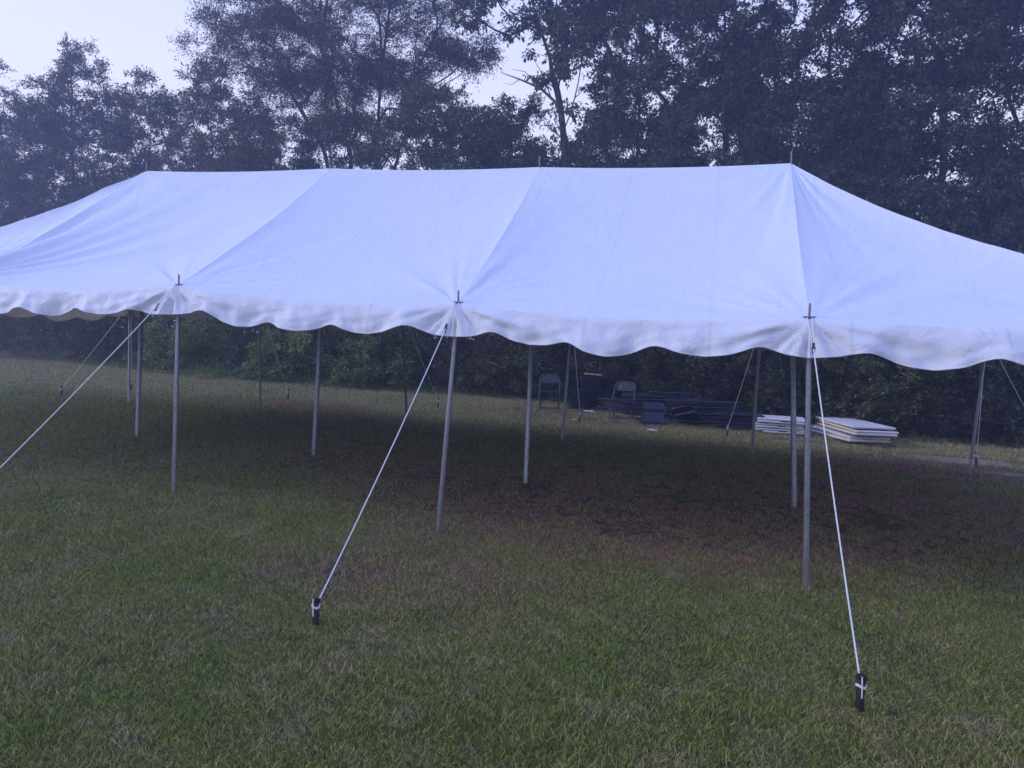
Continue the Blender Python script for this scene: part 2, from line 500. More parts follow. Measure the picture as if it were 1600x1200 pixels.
def valance_arrays(B0, B1, esag, out, seed, lobes=4, hgt=.272):
    B0, B1 = np.array(B0), np.array(B1)
    L = np.linalg.norm(B1 - B0)
    nu, nv = 132, 13
    u = np.linspace(0, 1, nu + 1)[None, :]; v = np.linspace(0, 1, nv + 1)[:, None]
    win = np.clip(np.sin(PI * np.clip(u, 0, 1)) * 2.2, 0, 1)       # neighbouring lengths meet evenly at the poles
    ph = (u * lobes - .5 + .08 * win * np.sin(u * 5 + seed)) % 1.0
    ph = np.minimum(ph, 1 - ph)                      # 0 at an arch, .5 at a lobe tip
    rr = np.random.default_rng(seed)
    arch = np.exp(-(ph / .19) ** 2)
    jit = .018 * np.sin(u * lobes * 2.1 + rr.uniform(0, 6)) + .010 * np.sin(u * 17 + rr.uniform(0, 6))
    h = hgt + jit * win - .058 * arch + .020 * (ph / .5) ** 2
    base = B0[None, None, :] * (1 - u[..., None]) + B1[None, None, :] * u[..., None]
    P_ = np.repeat(base, nv + 1, 0).copy()
    eave = esag * 4 * u * (1 - u)
    P_[..., 2] -= eave + h * v
    # diagonal folds running away from the pole heads, and soft sway
    d0 = u * L; d1 = (1 - u) * L
    hv = h * v
    q = np.zeros_like(hv)
    for d, sd_ in ((d0, 1), (d1, 2)):
        r = np.hypot(d, hv) + 1e-4
        th = np.arctan2(hv, d)
        tp = th - PI / 2; w = np.sin(9 * tp + 1.2 * np.sin(2.3 * tp * (1 + .2 * (seed % 5)))) + .8 * np.sin((14 + seed % 4) * tp) + .5 * np.sin((25 + seed % 3) * tp)
        q = q + .020 * w * np.clip(r / .2, 0, 1) * np.exp(-r / .75) * np.clip(v * 3, 0, 1)
    sway = .030 * np.sin(u * lobes * PI * 2 * .73 + rr.uniform(0, 6)) + .014 * np.sin(u * 31 + rr.uniform(0, 6) + 2 * v) + .009 * np.sin(u * 67 + 3 * v + rr.uniform(0, 6)) + .006 * np.sin(u * 118 - 5 * v + rr.uniform(0, 6)) + .004 * np.sin(u * 37 + 16 * v)
    q = q + sway * win * v ** .8 + .105 * v ** .8 + .012 * np.clip(v * 8, 0, 1) + .006 * win * np.sin(7 * v + u * 20) * v
    outv = np.array(out)
    P_ += outv[None, None, :] * q[..., None]
    # a fold just under the eave line where the roof sheet turns over the rope
    return P_, nu, nv, u, h

def add_valance(panel, B0, B1, esag, out, seed):
    P_, nu, nv, u, h = valance_arrays(B0, B1, esag, out, seed)
    V = to_local(P_.reshape(-1, 3))
    F = grid_faces(nv + 1, nu + 1)
    # hem: a thin rolled edge along the scallops
    bot = P_[-1]; 
    k = 4; rad = .006
    hv = []
    for a in range(k):
        an = 2 * PI * a / k + .4
        o = np.array(out) * math.cos(an) * rad; o = o + np.array([0, 0, math.sin(an) * rad])
        hv.append(bot + o)
    H = to_local(np.concatenate(hv)); n = nu + 1; b = len(V)
    HF = []
    for a in range(k):
        c_ = (a + 1) % k
        i = np.arange(nu)
        HF.append(np.stack([b + a * n + i, b + a * n + i + 1, b + c_ * n + i + 1, b + c_ * n + i], 1))
    me = quad_mesh('valance', np.concatenate([V, H]), np.concatenate([F] + HF), M_valance_lit, True)
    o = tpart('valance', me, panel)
    return o

def panel_from(facets, flips, label=None):
    Vs, Fs, b = [], [], 0
    for P_, fl in zip(facets, flips):
        r, c = P_.shape[:2]
        Vs.append(P_.reshape(-1, 3)); Fs.append(grid_faces(r, c, b, fl)); b += r * c
    me = quad_mesh('roof_panel', to_local(np.concatenate(Vs)), np.concatenate(Fs), M_canvas, True)
    o = tpart('roof_panel', me)
    if label: o['label'] = label
    return o

ES = .062
seams = []
MS, HS = .075, .20      # sag of the straight seams and of the hips
for k in (1, 2, 3):
    s0 = MS * 1.0; s1 = MS
    f1 = facet(PEAK[k], PEAK[k + 1], FT[k], FT[k + 1], s0, s1, .030, ES, .16, 112, 124)
    f2 = facet(PEAK[k], PEAK[k + 1], BT[k], BT[k + 1], s0, s1, .030, ES, .16, 60, 60)
    o = panel_from([f1, f2], [False, True])
    add_valance(o, FT[k], FT[k + 1], ES, (0, -1, 0), 40 + k)
    add_valance(o, BT[k], BT[k + 1], ES, (0, 1, 0), 50 + k)
for side, pk, sx, kin in ((0, PEAK[1], -1, 1), (5, PEAK[4], 1, 4)):
    f1 = facet(pk, pk, FT[kin], FT[side], MS, HS, 0, ES, .10, 96, 110)
    f2 = facet(pk, pk, BT[kin], BT[side], MS, HS, 0, ES, .07, 60, 60)
    f3 = facet(pk, pk, FT[side], ET[side], HS, HS * .9, 0, ES, .07, 84, 96)
    f4 = facet(pk, pk, ET[side], BT[side], HS * .9, HS, 0, ES * 2, .07, 60, 60)
    L_ = side == 0
    o = panel_from([f1, f2, f3, f4], [L_, not L_, L_, L_], 'sloping end panel of the roof')
    add_valance(o, FT[kin], FT[side], ES, (0, -1, 0), 61 + side)
    add_valance(o, BT[kin], BT[side], ES, (0, 1, 0), 71 + side)
    add_valance(o, FT[side], ET[side], ES, (sx, 0, 0), 81 + side)
    add_valance(o, ET[side], BT[side], ES * 2, (sx, 0, 0), 91 + side)

def pole(name, top, base, r, spike, washer=True, inward=Vector((0, 0, 0))):
    """base and top world points; the pole is a steel tube with a pin through the canvas"""
    b = Vector(base) - TL; t_ = Vector(top) - TL
    if name == 'side_pole': t_ = t_ + inward; b = b + inward
    mb = MB()
    mid = b.lerp(t_, .52)
    mb.tube([b, mid], r * 1.06, 12); mb.tube([mid, t_ - Vector((0, 0, .015))], r, 12)
    mb.tube([mid - (t_ - b).normalized() * .03, mid + (t_ - b).normalized() * .03], r * 1.16, 12)
    po = mb.build(name, M_steel, tent)
    pb = MB()
    pb.tube([t_ - Vector((0, 0, .06)), t_ + Vector((0, 0, spike - .01)), t_ + Vector((0, 0, spike))], [.009, .009, .006], 8)
    if washer:
        pb.tube([t_ + Vector((0, 0, .006)), t_ + Vector((0, 0, .014))], .030, 10)
        pb.tube([t_ + Vector((-.045, 0, .02)), t_ + Vector((.045, 0, .02))], .005, 6)
    pb.build('spike', M_pin, po)
    return po

def foot(px, py):
    d = ray(px, py)
    t_ = (GA * CO.x + GB * CO.y - CO.z) / (d.z - GA * d.x - GB * d.y)
    p_ = CO + d * t_
    p_.z = float(ground_z(np.array([p_.x]), np.array([p_.y]))[0]) - .03
    return p_
def on(x, y, dz=-.03): return Vector((x, y, float(ground_z(np.array([float(x)]), np.array([float(y)]))[0]) + dz))

CF = {1: foot(214, 683), 2: foot(490, 711), 3: foot(821, 753), 4: foot(1241, 793)}
for k in (1, 2, 3, 4):
    pole('center_pole', PEAK[k], CF[k], .029, .135, False)
FF = {0: on(-.05, -2.85), 1: on(2.98, -2.8), 2: foot(268, 773), 3: foot(682, 833), 4: foot(1260, 922), 5: on(15.25, -3.0)}
BF = {0: foot(203, 629), 1: foot(408, 641), 2: foot(637, 654), 3: foot(879, 687), 4: foot(1174, 710), 5: foot(1513, 742)}
EF = {0: on(-.2, -.05), 5: on(15.4, 0)}
for k in range(6): pole('side_pole', FT[k], FF[k], .0215, .125, True, Vector((0, .03, 0)))
for k in range(6): pole('side_pole', BT[k], BF[k], .0215, .125, True, Vector((0, -.03, 0)))
for k in (0, 5): pole('side_pole', ET[k], EF[k], .0215, .125, True, Vector((.03 if k == 0 else -.03, 0, 0)))

# stakes and guy ropes
M_stakes_group = 'black tent stakes driven into the lawn'
def stake(pos, label, hgt=.25, lean=(0, 0)):
    o = empty('tent_stake', pos, label, 'tent stake', M_stakes_group)
    mb = MB()
    top = Vector((lean[0], lean[1], hgt))
    mb.tube([(0, 0, -.12), top * .97, top], [.021, .021, .017], 10)
    mb.tube([top * .90, top * .99], .027, 10)
    mb.build('post', M_stake, o)
    mb = MB()
    z = hgt * .70
    for dz, rr_ in ((0, .023), (.008, .024)):
        ring = [(lean[0] * .7 + rr_ * math.cos(a), lean[1] * .7 + rr_ * math.sin(a), z + dz + .006 * math.sin(2 * a)) for a in np.linspace(0, 2 * PI, 15)]
        mb.tube(ring, .0040, 6)
    mb.tube([(lean[0] * .7 - .002, lean[1] * .7 - .030, z + .062), (lean[0] * .7, lean[1] * .7 - .034, z), (lean[0] * .7 + .002, lean[1] * .7 - .031, z - .05)], .0038, 6)
    mb.build('rope_wrap', M_rope, o)
    return Vector(pos) + top * .72

def guy(top, anchor, r=.0048, buckle_t=.11):
    a = Vector(top) - TL + Vector((0, 0, .012)); b = Vector(anchor) - TL
    mb = MB()
    pts = []
    for t_ in np.linspace(buckle_t, 1, 14):
        q = a.lerp(b, float(t_)); q.z -= .035 * 4 * t_ * (1 - t_)
        pts.append(q)
    mb.tube(pts, r, 6)
    # the double strand between pole head and tightener
    side = (b - a).cross(Vector((0, 0, 1))).normalized()
    k = pts[0]
    for s_ in (-1, 1):
        mb.tube([a + side * .018 * s_, k + side * .006 * s_], r * .9, 6)
    ro = mb.build('guy_rope', M_rope, tent)
    d = (b - a).normalized()
    mb = MB()
    up = side.cross(d)
    M3 = Matrix((d, side, up)).transposed()
    mb.box(k, (.085, .018, .012), M3 @ Matrix.Rotation(.35, 3, 'Y'))
    mb.tube([k + side * -.015, k + side * .015], .006, 6)
    mb.build('tightener', M_buckle, ro)

G_LAB = {}
def guy_stake(top, pos, label, hgt=.25, lean=(0, 0)):
    p_ = Vector(pos)
    guy(top, stake(p_, label, hgt, lean))

guy_stake(FT[2], on(5.75, -4.8, 0), 'black tent stake out beyond the left edge holding the long left rope')
guy_stake(FT[3], foot(493, 977) + Vector((0, 0, .03)), 'black tent stake in the grass left of centre with white cord tied round it', .17)
guy_stake(FT[4], foot(1341, 1114) + Vector((0, 0, .03)), 'nearest black tent stake at lower right with white cord tied round it', .20, (.006, 0))
guy_stake(FT[1], on(2.6, -4.9, 0), 'black tent stake outside the frame left of the front poles')
guy_stake(FT[5], on(16.3, -4.9, 0), 'black tent stake in front of the right end of the tent')
guy_stake(BT[0], foot(205, 612) + Vector((0, 0, .03)), 'small black stake seen right beside the far left corner pole', .25)
guy_stake(BT[0], foot(96, 621) + Vector((0, 0, .03)), 'farthest left black stake on the open lawn beyond the tent corner', .25)
guy_stake(BT[1], foot(450, 625) + Vector((0, 0, .03)), 'small black stake between the two left back poles before the green brambles', .25)
guy_stake(BT[2], foot(684, 639) + Vector((0, 0, .03)), 'small black stake just behind the middle front pole', .25)
guy_stake(BT[3], foot(906, 660) + Vector((0, 0, .03)), 'small black stake in front of the upright chair pile beside white litter', .25)
guy_stake(BT[4], foot(1136, 684) + Vector((0, 0, .03)), 'small black stake in front of the rightmost chair pile', .25)
guy_stake(BT[5], foot(1525, 728) + Vector((0, 0, .03)), 'small black stake at the foot of the far right back pole', .24)
guy_stake(BT[5], foot(1640, 720), 'black stake holding the rope that slopes off the right edge', .24)
guy_stake(ET[0], on(-2.1, 0, 0), 'black tent stake off the left end of the tent')
guy_stake(ET[5], on(17.4, .1, 0), 'black tent stake off the right end of the tent')

# ------------------------------------------------------------------ folding chairs
def arc_panel(w, d, th, nseg=8, lift=0.0, round_=.06):
    """rounded rectangular shell, local XY, thickness th, slightly dished"""
    pts = []
    for cx, cy, a0 in ((w / 2 - round_, d / 2 - round_, 0), (-w / 2 + round_, d / 2 - round_, PI / 2),
                       (-w / 2 + round_, -d / 2 + round_, PI), (w / 2 - round_, -d / 2 + round_, 1.5 * PI)):
        for k in range(4):
            a = a0 + PI / 2 * k / 3
            pts.append((cx + round_ * math.cos(a), cy + round_ * math.sin(a)))
    vs = []
    rings = ((1, -th / 2, 0), (1, th / 2, 0), (.82, th / 2 + .0, -1), (.4, th / 2, -1))
    for s_, z, dd in rings:
        for (x, y) in pts:
            vs.append(Vector((x * s_, y * s_, z + (dd * lift))))
    n = len(pts)
    fs = [tuple(range(n - 1, -1, -1))]
    for r_ in range(3):
        for k in range(n):
            j = (k + 1) % n
            fs.append((r_ * n + k, r_ * n + j, (r_ + 1) * n + j, (r_ + 1) * n + k))
    fs.append(tuple(range(3 * n, 4 * n)))
    return vs, fs

def make_open_chair(pos, rz, label, rot=None):
    o = empty('folding_chair', pos, label, 'folding chair', 'open black folding chairs by the chair piles', rot or (0, 0, rz))
    W = .225
    # front legs run up into the back uprights (inverted U), rear legs cross them
    fr = MB()
    fr.tube([(-W, -.20, 0), (-W, .10, .44), (-W + .005, .20, .70), (-W + .03, .228, .79), (-W + .08, .235, .815), (W - .08, .235, .815), (W - .03, .228, .79), (W - .005, .20, .70), (W, .10, .44), (W, -.20, 0)], .0125, 8)
    fr.tube([(-W, -.155, .066), (W, -.155, .066)], .009, 6)
    fr.build('front_leg_frame', M_greyplas, o)
    rl = MB()
    rl.tube([(-W + .02, .26, 0), (-W + .02, -.14, .43)], .0115, 8); rl.tube([(W - .02, .26, 0), (W - .02, -.14, .43)], .0115, 8)
    rl.tube([(-W + .02, .21, .055), (W - .02, .21, .055)], .009, 6)
    rl.build('rear_leg_frame', M_blkmetal, o)
    st = MB(); vs, fs = arc_panel(.40, .39, .022, lift=.008); Mx = Matrix.Rotation(.06, 3, 'X')
    st.add([Mx @ v + Vector((0, -.01, .44)) for v in vs], fs, 0, False)
    st.build('seat', M_black, o)
    bk = MB(); vs, fs = arc_panel(.42, .20, .016, lift=.010, round_=.07)
    Mx = Matrix.Rotation(math.radians(78), 3, 'X')
    bk.add([Mx @ Vector((v.x, v.y, -v.z)) + Vector((0, .214 - .05 * (v.x / .21) ** 2 * -1 * .5, .715)) for v in vs], fs, 0, False)
    bk.build('backrest', M_greyplas, o)
    return o

make_open_chair(on(7.92, 6.72, 0), .22, 'open black folding chair standing alone left of the chair piles')
make_open_chair(on(9.62, 6.10, 0), -.16, 'open black folding chair standing in front of the heaped chair piles')

# one folded chair, lying flat, length along local Y, back end at +Y
fm = MB()
W = .225
fm.tube([(-W, -.48, .018), (-W, .40, .018), (-W + .05, .475, .018), (W - .05, .475, .018), (W, .40, .018), (W, -.48, .018)], .012, 6, 0)
fm.tube([(-W + .02, -.44, .030), (-W + .02, .12, .030)], .011, 5, 0); fm.tube([(W - .02, -.44, .030), (W - .02, .12, .030)], .011, 5, 0)
fm.tube([(-W + .02, -.40, .028), (W - .02, -.40, .028)], .008, 5, 0)
vs, fs = arc_panel(.40, .39, .020, lift=.006); fm.add([v + Vector((0, -.03, .024)) for v in vs], fs, 1)
vs, fs = arc_panel(.42, .20, .018, lift=.008, round_=.07); fm.add([v + Vector((0, .345, .024)) for v in vs], fs, 1)
folded_me = fm.mesh('folded_chair', M_blkmetal, M_black)
folded0 = bpy.data.objects.new('folded_chair', folded_me)
used0 = [False]
def folded(loc, rot, label):
    o = folded0 if not used0[0] else folded0.copy()
    used0[0] = True
    col.objects.link(o)
    o.location = loc; o.rotation_euler = rot
    return tag(o, label, 'folding chair', 'folded black chairs heaped at the edge of the lawn')

def stack(x, y, n, rz, desc, th=.042, jit=.03, tilt=(0, 0), z0=0.0, dx=0.0, dy=0.0):
    zb = float(ground_z(np.array([float(x)]), np.array([float(y)]))[0]) + z0
    for k in range(n):
        q = k / max(1, n - 1)
        ORD = ('topmost', 'second', 'third', 'fourth', 'fifth', 'sixth', 'seventh', 'eighth', 'ninth', 'tenth', 'eleventh', 'twelfth', 'thirteenth', 'fourteenth', 'fifteenth', 'sixteenth', 'seventeenth')
        j_ = n - 1 - k
        lab = f'topmost folded chair in the {desc}' if j_ == 0 else f'lowest folded chair in the {desc}' if k == 0 else f'{ORD[j_]} chair from the top of the {desc}'
        folded((x + random.uniform(-jit, jit) + dx * k, y + random.uniform(-jit, jit) + dy * k, zb + .012 + k * th),
               (tilt[0] + random.uniform(-.02, .02), tilt[1] + random.uniform(-.03, .03), rz + random.uniform(-.09, .09)), lab)

stack(8.62, 8.15, 17, .1, 'tall leftmost stack', .042, .02)
stack(8.50, 7.60, 11, .0, 'shorter stack before the tall leftmost one', .041, .02)
# chairs slid off towards the right, leaning on the leftmost stack
for k, (dx_, ang) in enumerate(((.48, .62), (.56, .55), (.64, .47), (.72, .38), (.80, .30))):
    p_ = on(8.62 + dx_, 7.75, .26 - k * .035)
    folded(p_, (0, ang, PI / 2 * .0 + .5), ['steepest', 'second steepest', 'middle', 'second lowest', 'lowest'][k] + ' of the folded chairs sliding down beside the leftmost stack')
stack(9.40, 7.35, 8, 1.35, 'low stack behind the open chair', .042, .05)
stack(10.00, 7.15, 12, 1.45, 'stack right of the open chair', .041, .04, (0, -.03))
stack(10.50, 7.20, 14, 1.7, 'highest middle stack of the long heap', .041, .05, (0, .06))
stack(11.00, 6.75, 12, 1.5, 'splayed stack left of the slumped one', .041, .06, (0, -.04))
stack(11.55, 6.60, 12, 1.62, 'slumped stack next to the rightmost one', .042, .05, (0, .07))
stack(12.02, 6.15, 8, 1.5, 'rightmost stack beside white tables', .042, .05, (0, .02))
# loose chairs thrown in front of the heap
p_ = on(10.30, 6.02, .10); folded(p_, (math.radians(38), 0, .12), 'loose folded chair tipped up at the foot of the heap, left one of two')
p_ = on(10.22, 5.95, .03); folded(p_, (.03, .02, .3), 'loose folded chair flat on the grass at the front of the heap')
p_ = on(10.98, 6.03, .17); folded(p_, (math.radians(30), math.radians(14), PI * .93), 'loose folded chair with its rounded back tipped towards the lawn')
p_ = on(11.02, 6.20, .05); folded(p_, (.1, .1, 2.4), 'loose folded chair under the tipped one with the rounded back')
mb = MB(); mb.box((0, 0, 0), (.42, .3, .022), None, 0, .004)
bo = mb.build('board', M_wood)
bo.location = on(8.68, 8.02, .80); bo.rotation_euler = (.03, .05, .15)
tag(bo, 'thin reddish board lying on top of the tallest chair stack', 'board')

# ------------------------------------------------------------------ folding tables
def make_table(L, Wd, th, bifold=False):
    top = MB()
    top.box((0, 0, th / 2 + .004), (L, Wd, th - .008), None, 0, .008)
    legs = MB()
    for s_ in (-1, 1):
        legs.tube([(s_ * L * .40, -Wd * .36, -.004 + .006), (s_ * L * .40, Wd * .36, .002)], .012, 6)
        legs.tube([(s_ * L * .40, -Wd * .36, .002), (s_ * L * .08, -Wd * .34, .002)], .012, 6)
        legs.tube([(s_ * L * .40, Wd * .36, .002), (s_ * L * .08, Wd * .34, .002)], .012, 6)
    return top, legs
def edge_band(L, Wd, th):
    e_ = MB()
    for s_ in (-1, 1):
        e_.box((0, s_ * (Wd / 2 + .001), th * .42), (L - .03, .006, th * .45))
        e_.box((s_ * (L / 2 + .001), 0, th * .42), (.006, Wd - .03, th * .45))
    return e_
top_mb, leg_mb = make_table(1.83, .76, .048)
me_top, me_leg = top_mb.mesh('tabletop', M_tabletop), leg_mb.mesh('leg_frame', M_steel)
me_edge = edge_band(1.83, .76, .048).mesh('edge_band', M_tableedge)
def place_table(meshes, loc, rot, label, group):
    o = empty('folding_table', loc, label, 'folding table', group, rot)
    for nm, me in meshes: link_mesh(nm, me, o)
    return o
tz = float(gz(14.1, 6.3))
names = ['lowest white folding table of the wide right stack, pushed out to the left', 'second table from the ground in the wide right stack',
         'middle table of the five in the wide right stack', 'second table from the top of the wide right stack', 'topmost long white table of the wide right stack']
offs = [(-.16, -.02, .10), (-.10, .05, .05), (.02, -.08, -.01), (.03, -.06, .015), (0, 0, 0)]
ang = math.atan2(7.34 - 5.44, 13.50 - 13.95)
for k in range(5):
    ox, oy, dr = offs[k]
    place_table([('tabletop', me_top), ('edge_band', me_edge), ('leg_frame', me_leg)],
                (14.10 + ox, 6.26 + oy, tz + .035 + k * .058 + .014 * (k > 1)), (.0, -.015 * (k % 2), ang + dr), names[k], 'folded white tables stacked on the lawn')
tb = MB(); tb.box((0, 0, .0235), (.92, .76, .040), None, 0, .008); tb.box((0, 0, .0715), (.92, .76, .040), None, 0, .008)
me_b = tb.mesh('tabletop', M_tabletop)
hb = MB(); hb.box((.05, -.381, .048), (.16, .012, .022), None, 0, .003)  # dark block painting the shade in the handle hole
me_h = hb.mesh('handle', M_gap_shade)
gb = MB(); gb.box((0, 0, .0475), (.90, .74, .010))  # dark sheet painting the shade between the folded halves
me_g = gb.mesh('hinge_gap_shade', M_gap_shade)
tz2 = float(gz(12.75, 6.2))
names = ['lowest short white table of the left stack, dark handle slot in its edge', 'middle short white table of the left stack', 'topmost short white table of the left stack, jutting out to the right']
for k, (ox, oy, dr) in enumerate(((-.02, 0, .02), (-.04, -.02, .0), (.03, -.06, -.03))):
    place_table([('tabletop', me_b), ('handle', me_h), ('hinge_gap_shade', me_g)],
                (12.74 + ox, 6.28 + oy, tz2 + .02 + k * .101), (.0, .01 if k == 2 else 0, .04 + dr), names[k], 'folded white tables stacked on the lawn')

# ------------------------------------------------------------------ litter
def crumple(pos, size, label, seed):
    r = np.random.default_rng(seed)
    n = 7
    X, Y = np.meshgrid(np.linspace(-1, 1, n), np.linspace(-.6, .6, n))
    Z = r.uniform(0, .35, X.shape); X = X + r.uniform(-.12, .12, X.shape); Y = Y + r.uniform(-.12, .12, X.shape)
    V = np.stack([X, Y, Z], -1).reshape(-1, 3) * size
    me = quad_mesh('paper_litter', V, grid_faces(n, n), M_paper, False)
    o = link_mesh('paper_litter', me); o.location = pos; o.rotation_euler = (0, 0, r.uniform(0, 3))
    tag(o, label, 'litter', 'white scraps on the lawn')
crumple(on(10.37, 4.72, .03), .09, 'crumpled white paper scrap on the grass in front of the chair heap', 1)
crumple(on(8.80, 6.9, .03), .12, 'white scrap on the grass beside the leftmost chair stack', 2)
crumple(on(8.75, 5.4, .03), .05, 'small pale scrap on the grass left of the back pole stake', 3)

# ------------------------------------------------------------------ trees
def branch_tubes(segs):
    """segs: (p0, p1, r0, r1) arrays -> quads of n-sided prisms"""
    P0, P1, R0, R1, n = segs
    d = P1 - P0; L = np.linalg.norm(d, axis=1, keepdims=True) + 1e-9; d = d / L
    a = np.where(np.abs(d[:, 2:3]) < .9, np.array([[0, 0, 1.]]), np.array([[1., 0, 0]]))
    u = np.cross(d, a); u /= np.linalg.norm(u, axis=1, keepdims=True); w = np.cross(d, u)
    m_ = len(P0)
    V = np.zeros((m_, 2 * n, 3))
    for k in range(n):
        an = 2 * PI * k / n
        o = u * math.cos(an) + w * math.sin(an)
        V[:, k] = P0 + o * R0[:, None]; V[:, n + k] = P1 + o * R1[:, None]
    base = (np.arange(m_) * 2 * n)[:, None]
    F = np.concatenate([np.concatenate([base + k, base + (k + 1) % n, base + n + (k + 1) % n, base + n + k], 1) for k in range(n)], 0)
    return V.reshape(-1, 3), F

def leaf_quads(C, D, size, r, droop=.35, aspect=.5, tri=False):
    """C centres, D twig direction; rhombic folded leaves"""
    n = len(C)
    d = D + r.normal(0, .75, (n, 3)); d[:, 2] -= droop
    d /= np.linalg.norm(d, axis=1, keepdims=True)
    a = r.normal(0, 1, (n, 3)) * .8 + np.array([0, 0, 1.2])
    u = np.cross(d, a); u /= np.linalg.norm(u, axis=1, keepdims=True) + 1e-9
    w = np.cross(u, d)
    s = size * r.uniform(.65, 1.25, (n, 1))
    hw = s * aspect * .5
    if tri:
        V = np.stack([C + d * s * .2 + u * hw * 1.15, C + d * s * 1.05 + w * s * .05, C + d * s * .1 - u * hw * 1.15], 1)
        return V.reshape(-1, 3), np.arange(n * 3).reshape(n, 3)
    V = np.stack([C, C + d * s * .45 + u * hw + w * s * .06, C + d * s, C + d * s * .45 - u * hw + w * s * .06], 1)
    F = np.arange(n * 4).reshape(n, 4)
    return V.reshape(-1, 3), F

def grow(blobs, bases, n_cl, leaves, leaf_size, seed, clump=.42, gap=.35, trunk_r=.07, droop=.35, twigs=7, shell=.5, lean=None, taper=.8, bendw=.55, freq=2.3):
    """blobs: (centre, radii) ellipsoids in world space; bases: trunk polylines. -> wood and leaf arrays"""
    r = np.random.default_rng(seed)
    vol = np.array([b[1][0] * b[1][1] * b[1][2] for b in blobs]) ** .75
    pick = r.choice(len(blobs), n_cl * 3, p=vol / vol.sum())
    C0 = np.array([list(b[0]) for b in blobs]); RR = np.array([list(b[1]) for b in blobs])
    d = r.normal(0, 1, (n_cl * 3, 3)); d /= np.linalg.norm(d, axis=1, keepdims=True)
    rad = r.uniform(0, 1, (n_cl * 3, 1)) ** (1 / 3 * (1 - shell * .6))
    Pt = C0[pick] + d * rad * RR[pick]
    g = sum(np.sin((Pt @ (r.normal(0, 1, 3) * freq)) + r.uniform(0, 6)) for _ in range(4)) / 4 + r.normal(0, .12, len(Pt))
    keep = np.argsort(g)[int(len(g) * min(gap, .66)):]
    Pt = Pt[r.permutation(keep)][:n_cl]
    gnd = float(gz(bases[0][0][0], bases[0][0][1]))
    Pt = Pt[Pt[:, 2] > gnd + .25]
    # skeleton
    nodes = []; par = []; load = []
    for bl in bases:
        prev = -1
        pts = [np.array(q, float) for q in bl]
        for i in range(len(pts) - 1):
            k_ = max(2, int(np.linalg.norm(pts[i + 1] - pts[i]) / .35))
            for j in range(k_ if i < len(pts) - 2 else k_ + 1):
                q = pts[i] + (pts[i + 1] - pts[i]) * j / k_ + (r.normal(0, .015, 3) if prev >= 0 else 0)
                nodes.append(q); par.append(prev); prev = len(nodes) - 1
    ntr = len(nodes)
    root = np.array(bases[0][0])
    order = np.argsort(np.linalg.norm((Pt - root) * np.array([1, 1, .6]), axis=1))
    tips = []
    NA = np.zeros((ntr + len(Pt) * 6, 3)); NA[:ntr] = nodes; cnt = ntr
    DIRN = np.zeros_like(NA); DIRN[:ntr] = [0, 0, 1.]
    for i_ in range(ntr):
        if par[i_] >= 0:
            v_ = NA[i_] - NA[par[i_]]; DIRN[i_] = v_ / (np.linalg.norm(v_) + 1e-6)
    for ci in order:
        c = Pt[ci]
        A = NA[:cnt]
        dd = c - A
        dist = np.linalg.norm(dd, axis=1)
        PD = DIRN[:cnt]
        cosw = (dd * PD).sum(1) / (dist + 1e-6)
        pen = dist * (1.0 + bendw * (1 - cosw)) + 1.2 * np.maximum(0, A[:, 2] - c[2] + .2 * dist) + np.where(A[:, 2] < gnd + .5, .6, 0)
        j = int(np.argmin(pen))
        L = dist[j]
        ns = max(1, min(6, int(L / .45) + 1))
        a0 = A[j].copy(); prev = j
        # leave the parent steeply, then bend over
        pd = a0 - NA[par[j]] if par[j] >= 0 else np.array([0, 0, 1.])
        pd = pd / (np.linalg.norm(pd) + 1e-6)
        ctrl = a0 + (c - a0) * .30 + pd * .28 * L + np.array([0, 0, .06 * L]) + r.normal(0, .03 * L, 3)
        for s_ in range(1, ns + 1):
            tq = s_ / ns
            q = a0 * (1 - tq) ** 2 + ctrl * 2 * tq * (1 - tq) + c * tq ** 2
            NA[cnt] = q; v_ = q - NA[prev]; DIRN[cnt] = v_ / (np.linalg.norm(v_) + 1e-6); par.append(prev); prev = cnt; cnt += 1
        tips.append(prev)
    par = np.array(par); ld = np.zeros(cnt)
    ld[tips] = 1
    for i in range(cnt - 1, -1, -1):
        if par[i] >= 0: ld[par[i]] += ld[i]
    rad_ = .0075 * np.maximum(ld, .5) ** .5 * taper
    rmax = rad_[:ntr].max()
    rad_ = rad_ * (1 + (trunk_r / rmax - 1) * np.clip(rad_ / rmax, 0, 1))
    idx = np.where(par >= 0)[0]
    P0, P1 = NA[par[idx]], NA[idx]
    r0 = np.minimum(rad_[par[idx]], rad_[idx] * 1.5 + .002); r1 = rad_[idx]
    thick = r1 > .02
    Vs, Fs, b = [], [], 0
    for mk, nn in ((thick, 7), (~thick, 3)):
        if mk.any():
            v, f = branch_tubes((P0[mk], P1[mk], r0[mk], r1[mk], nn)); Vs.append(v); Fs.append(f + b); b += len(v)
    # twigs and leaves
    T = NA[tips]
    nt_ = len(T)
    td = r.normal(0, 1, (nt_, twigs, 3)); td[..., 2] = td[..., 2] * .6 + .1
    outw = T - C0.mean(0); outw /= np.linalg.norm(outw, axis=1, keepdims=True) + 1e-6
    td += outw[:, None, :] * .5
    td /= np.linalg.norm(td, axis=2, keepdims=True)
    tl = clump * r.uniform(.6, 1.25, (nt_, twigs, 1))
    S0 = np.repeat(T[:, None], twigs, 1); S1 = S0 + td * tl; S1[..., 2] -= .10 * tl[..., 0]
    v, f = branch_tubes((S0.reshape(-1, 3), S1.reshape(-1, 3), np.full(nt_ * twigs, .005), np.full(nt_ * twigs, .0022), 3))
    Vs.append(v); Fs.append(f + b); b += len(v)
    wood = (np.concatenate(Vs), np.concatenate(Fs))
    nl = max(1, int(leaves / (nt_ * twigs)))
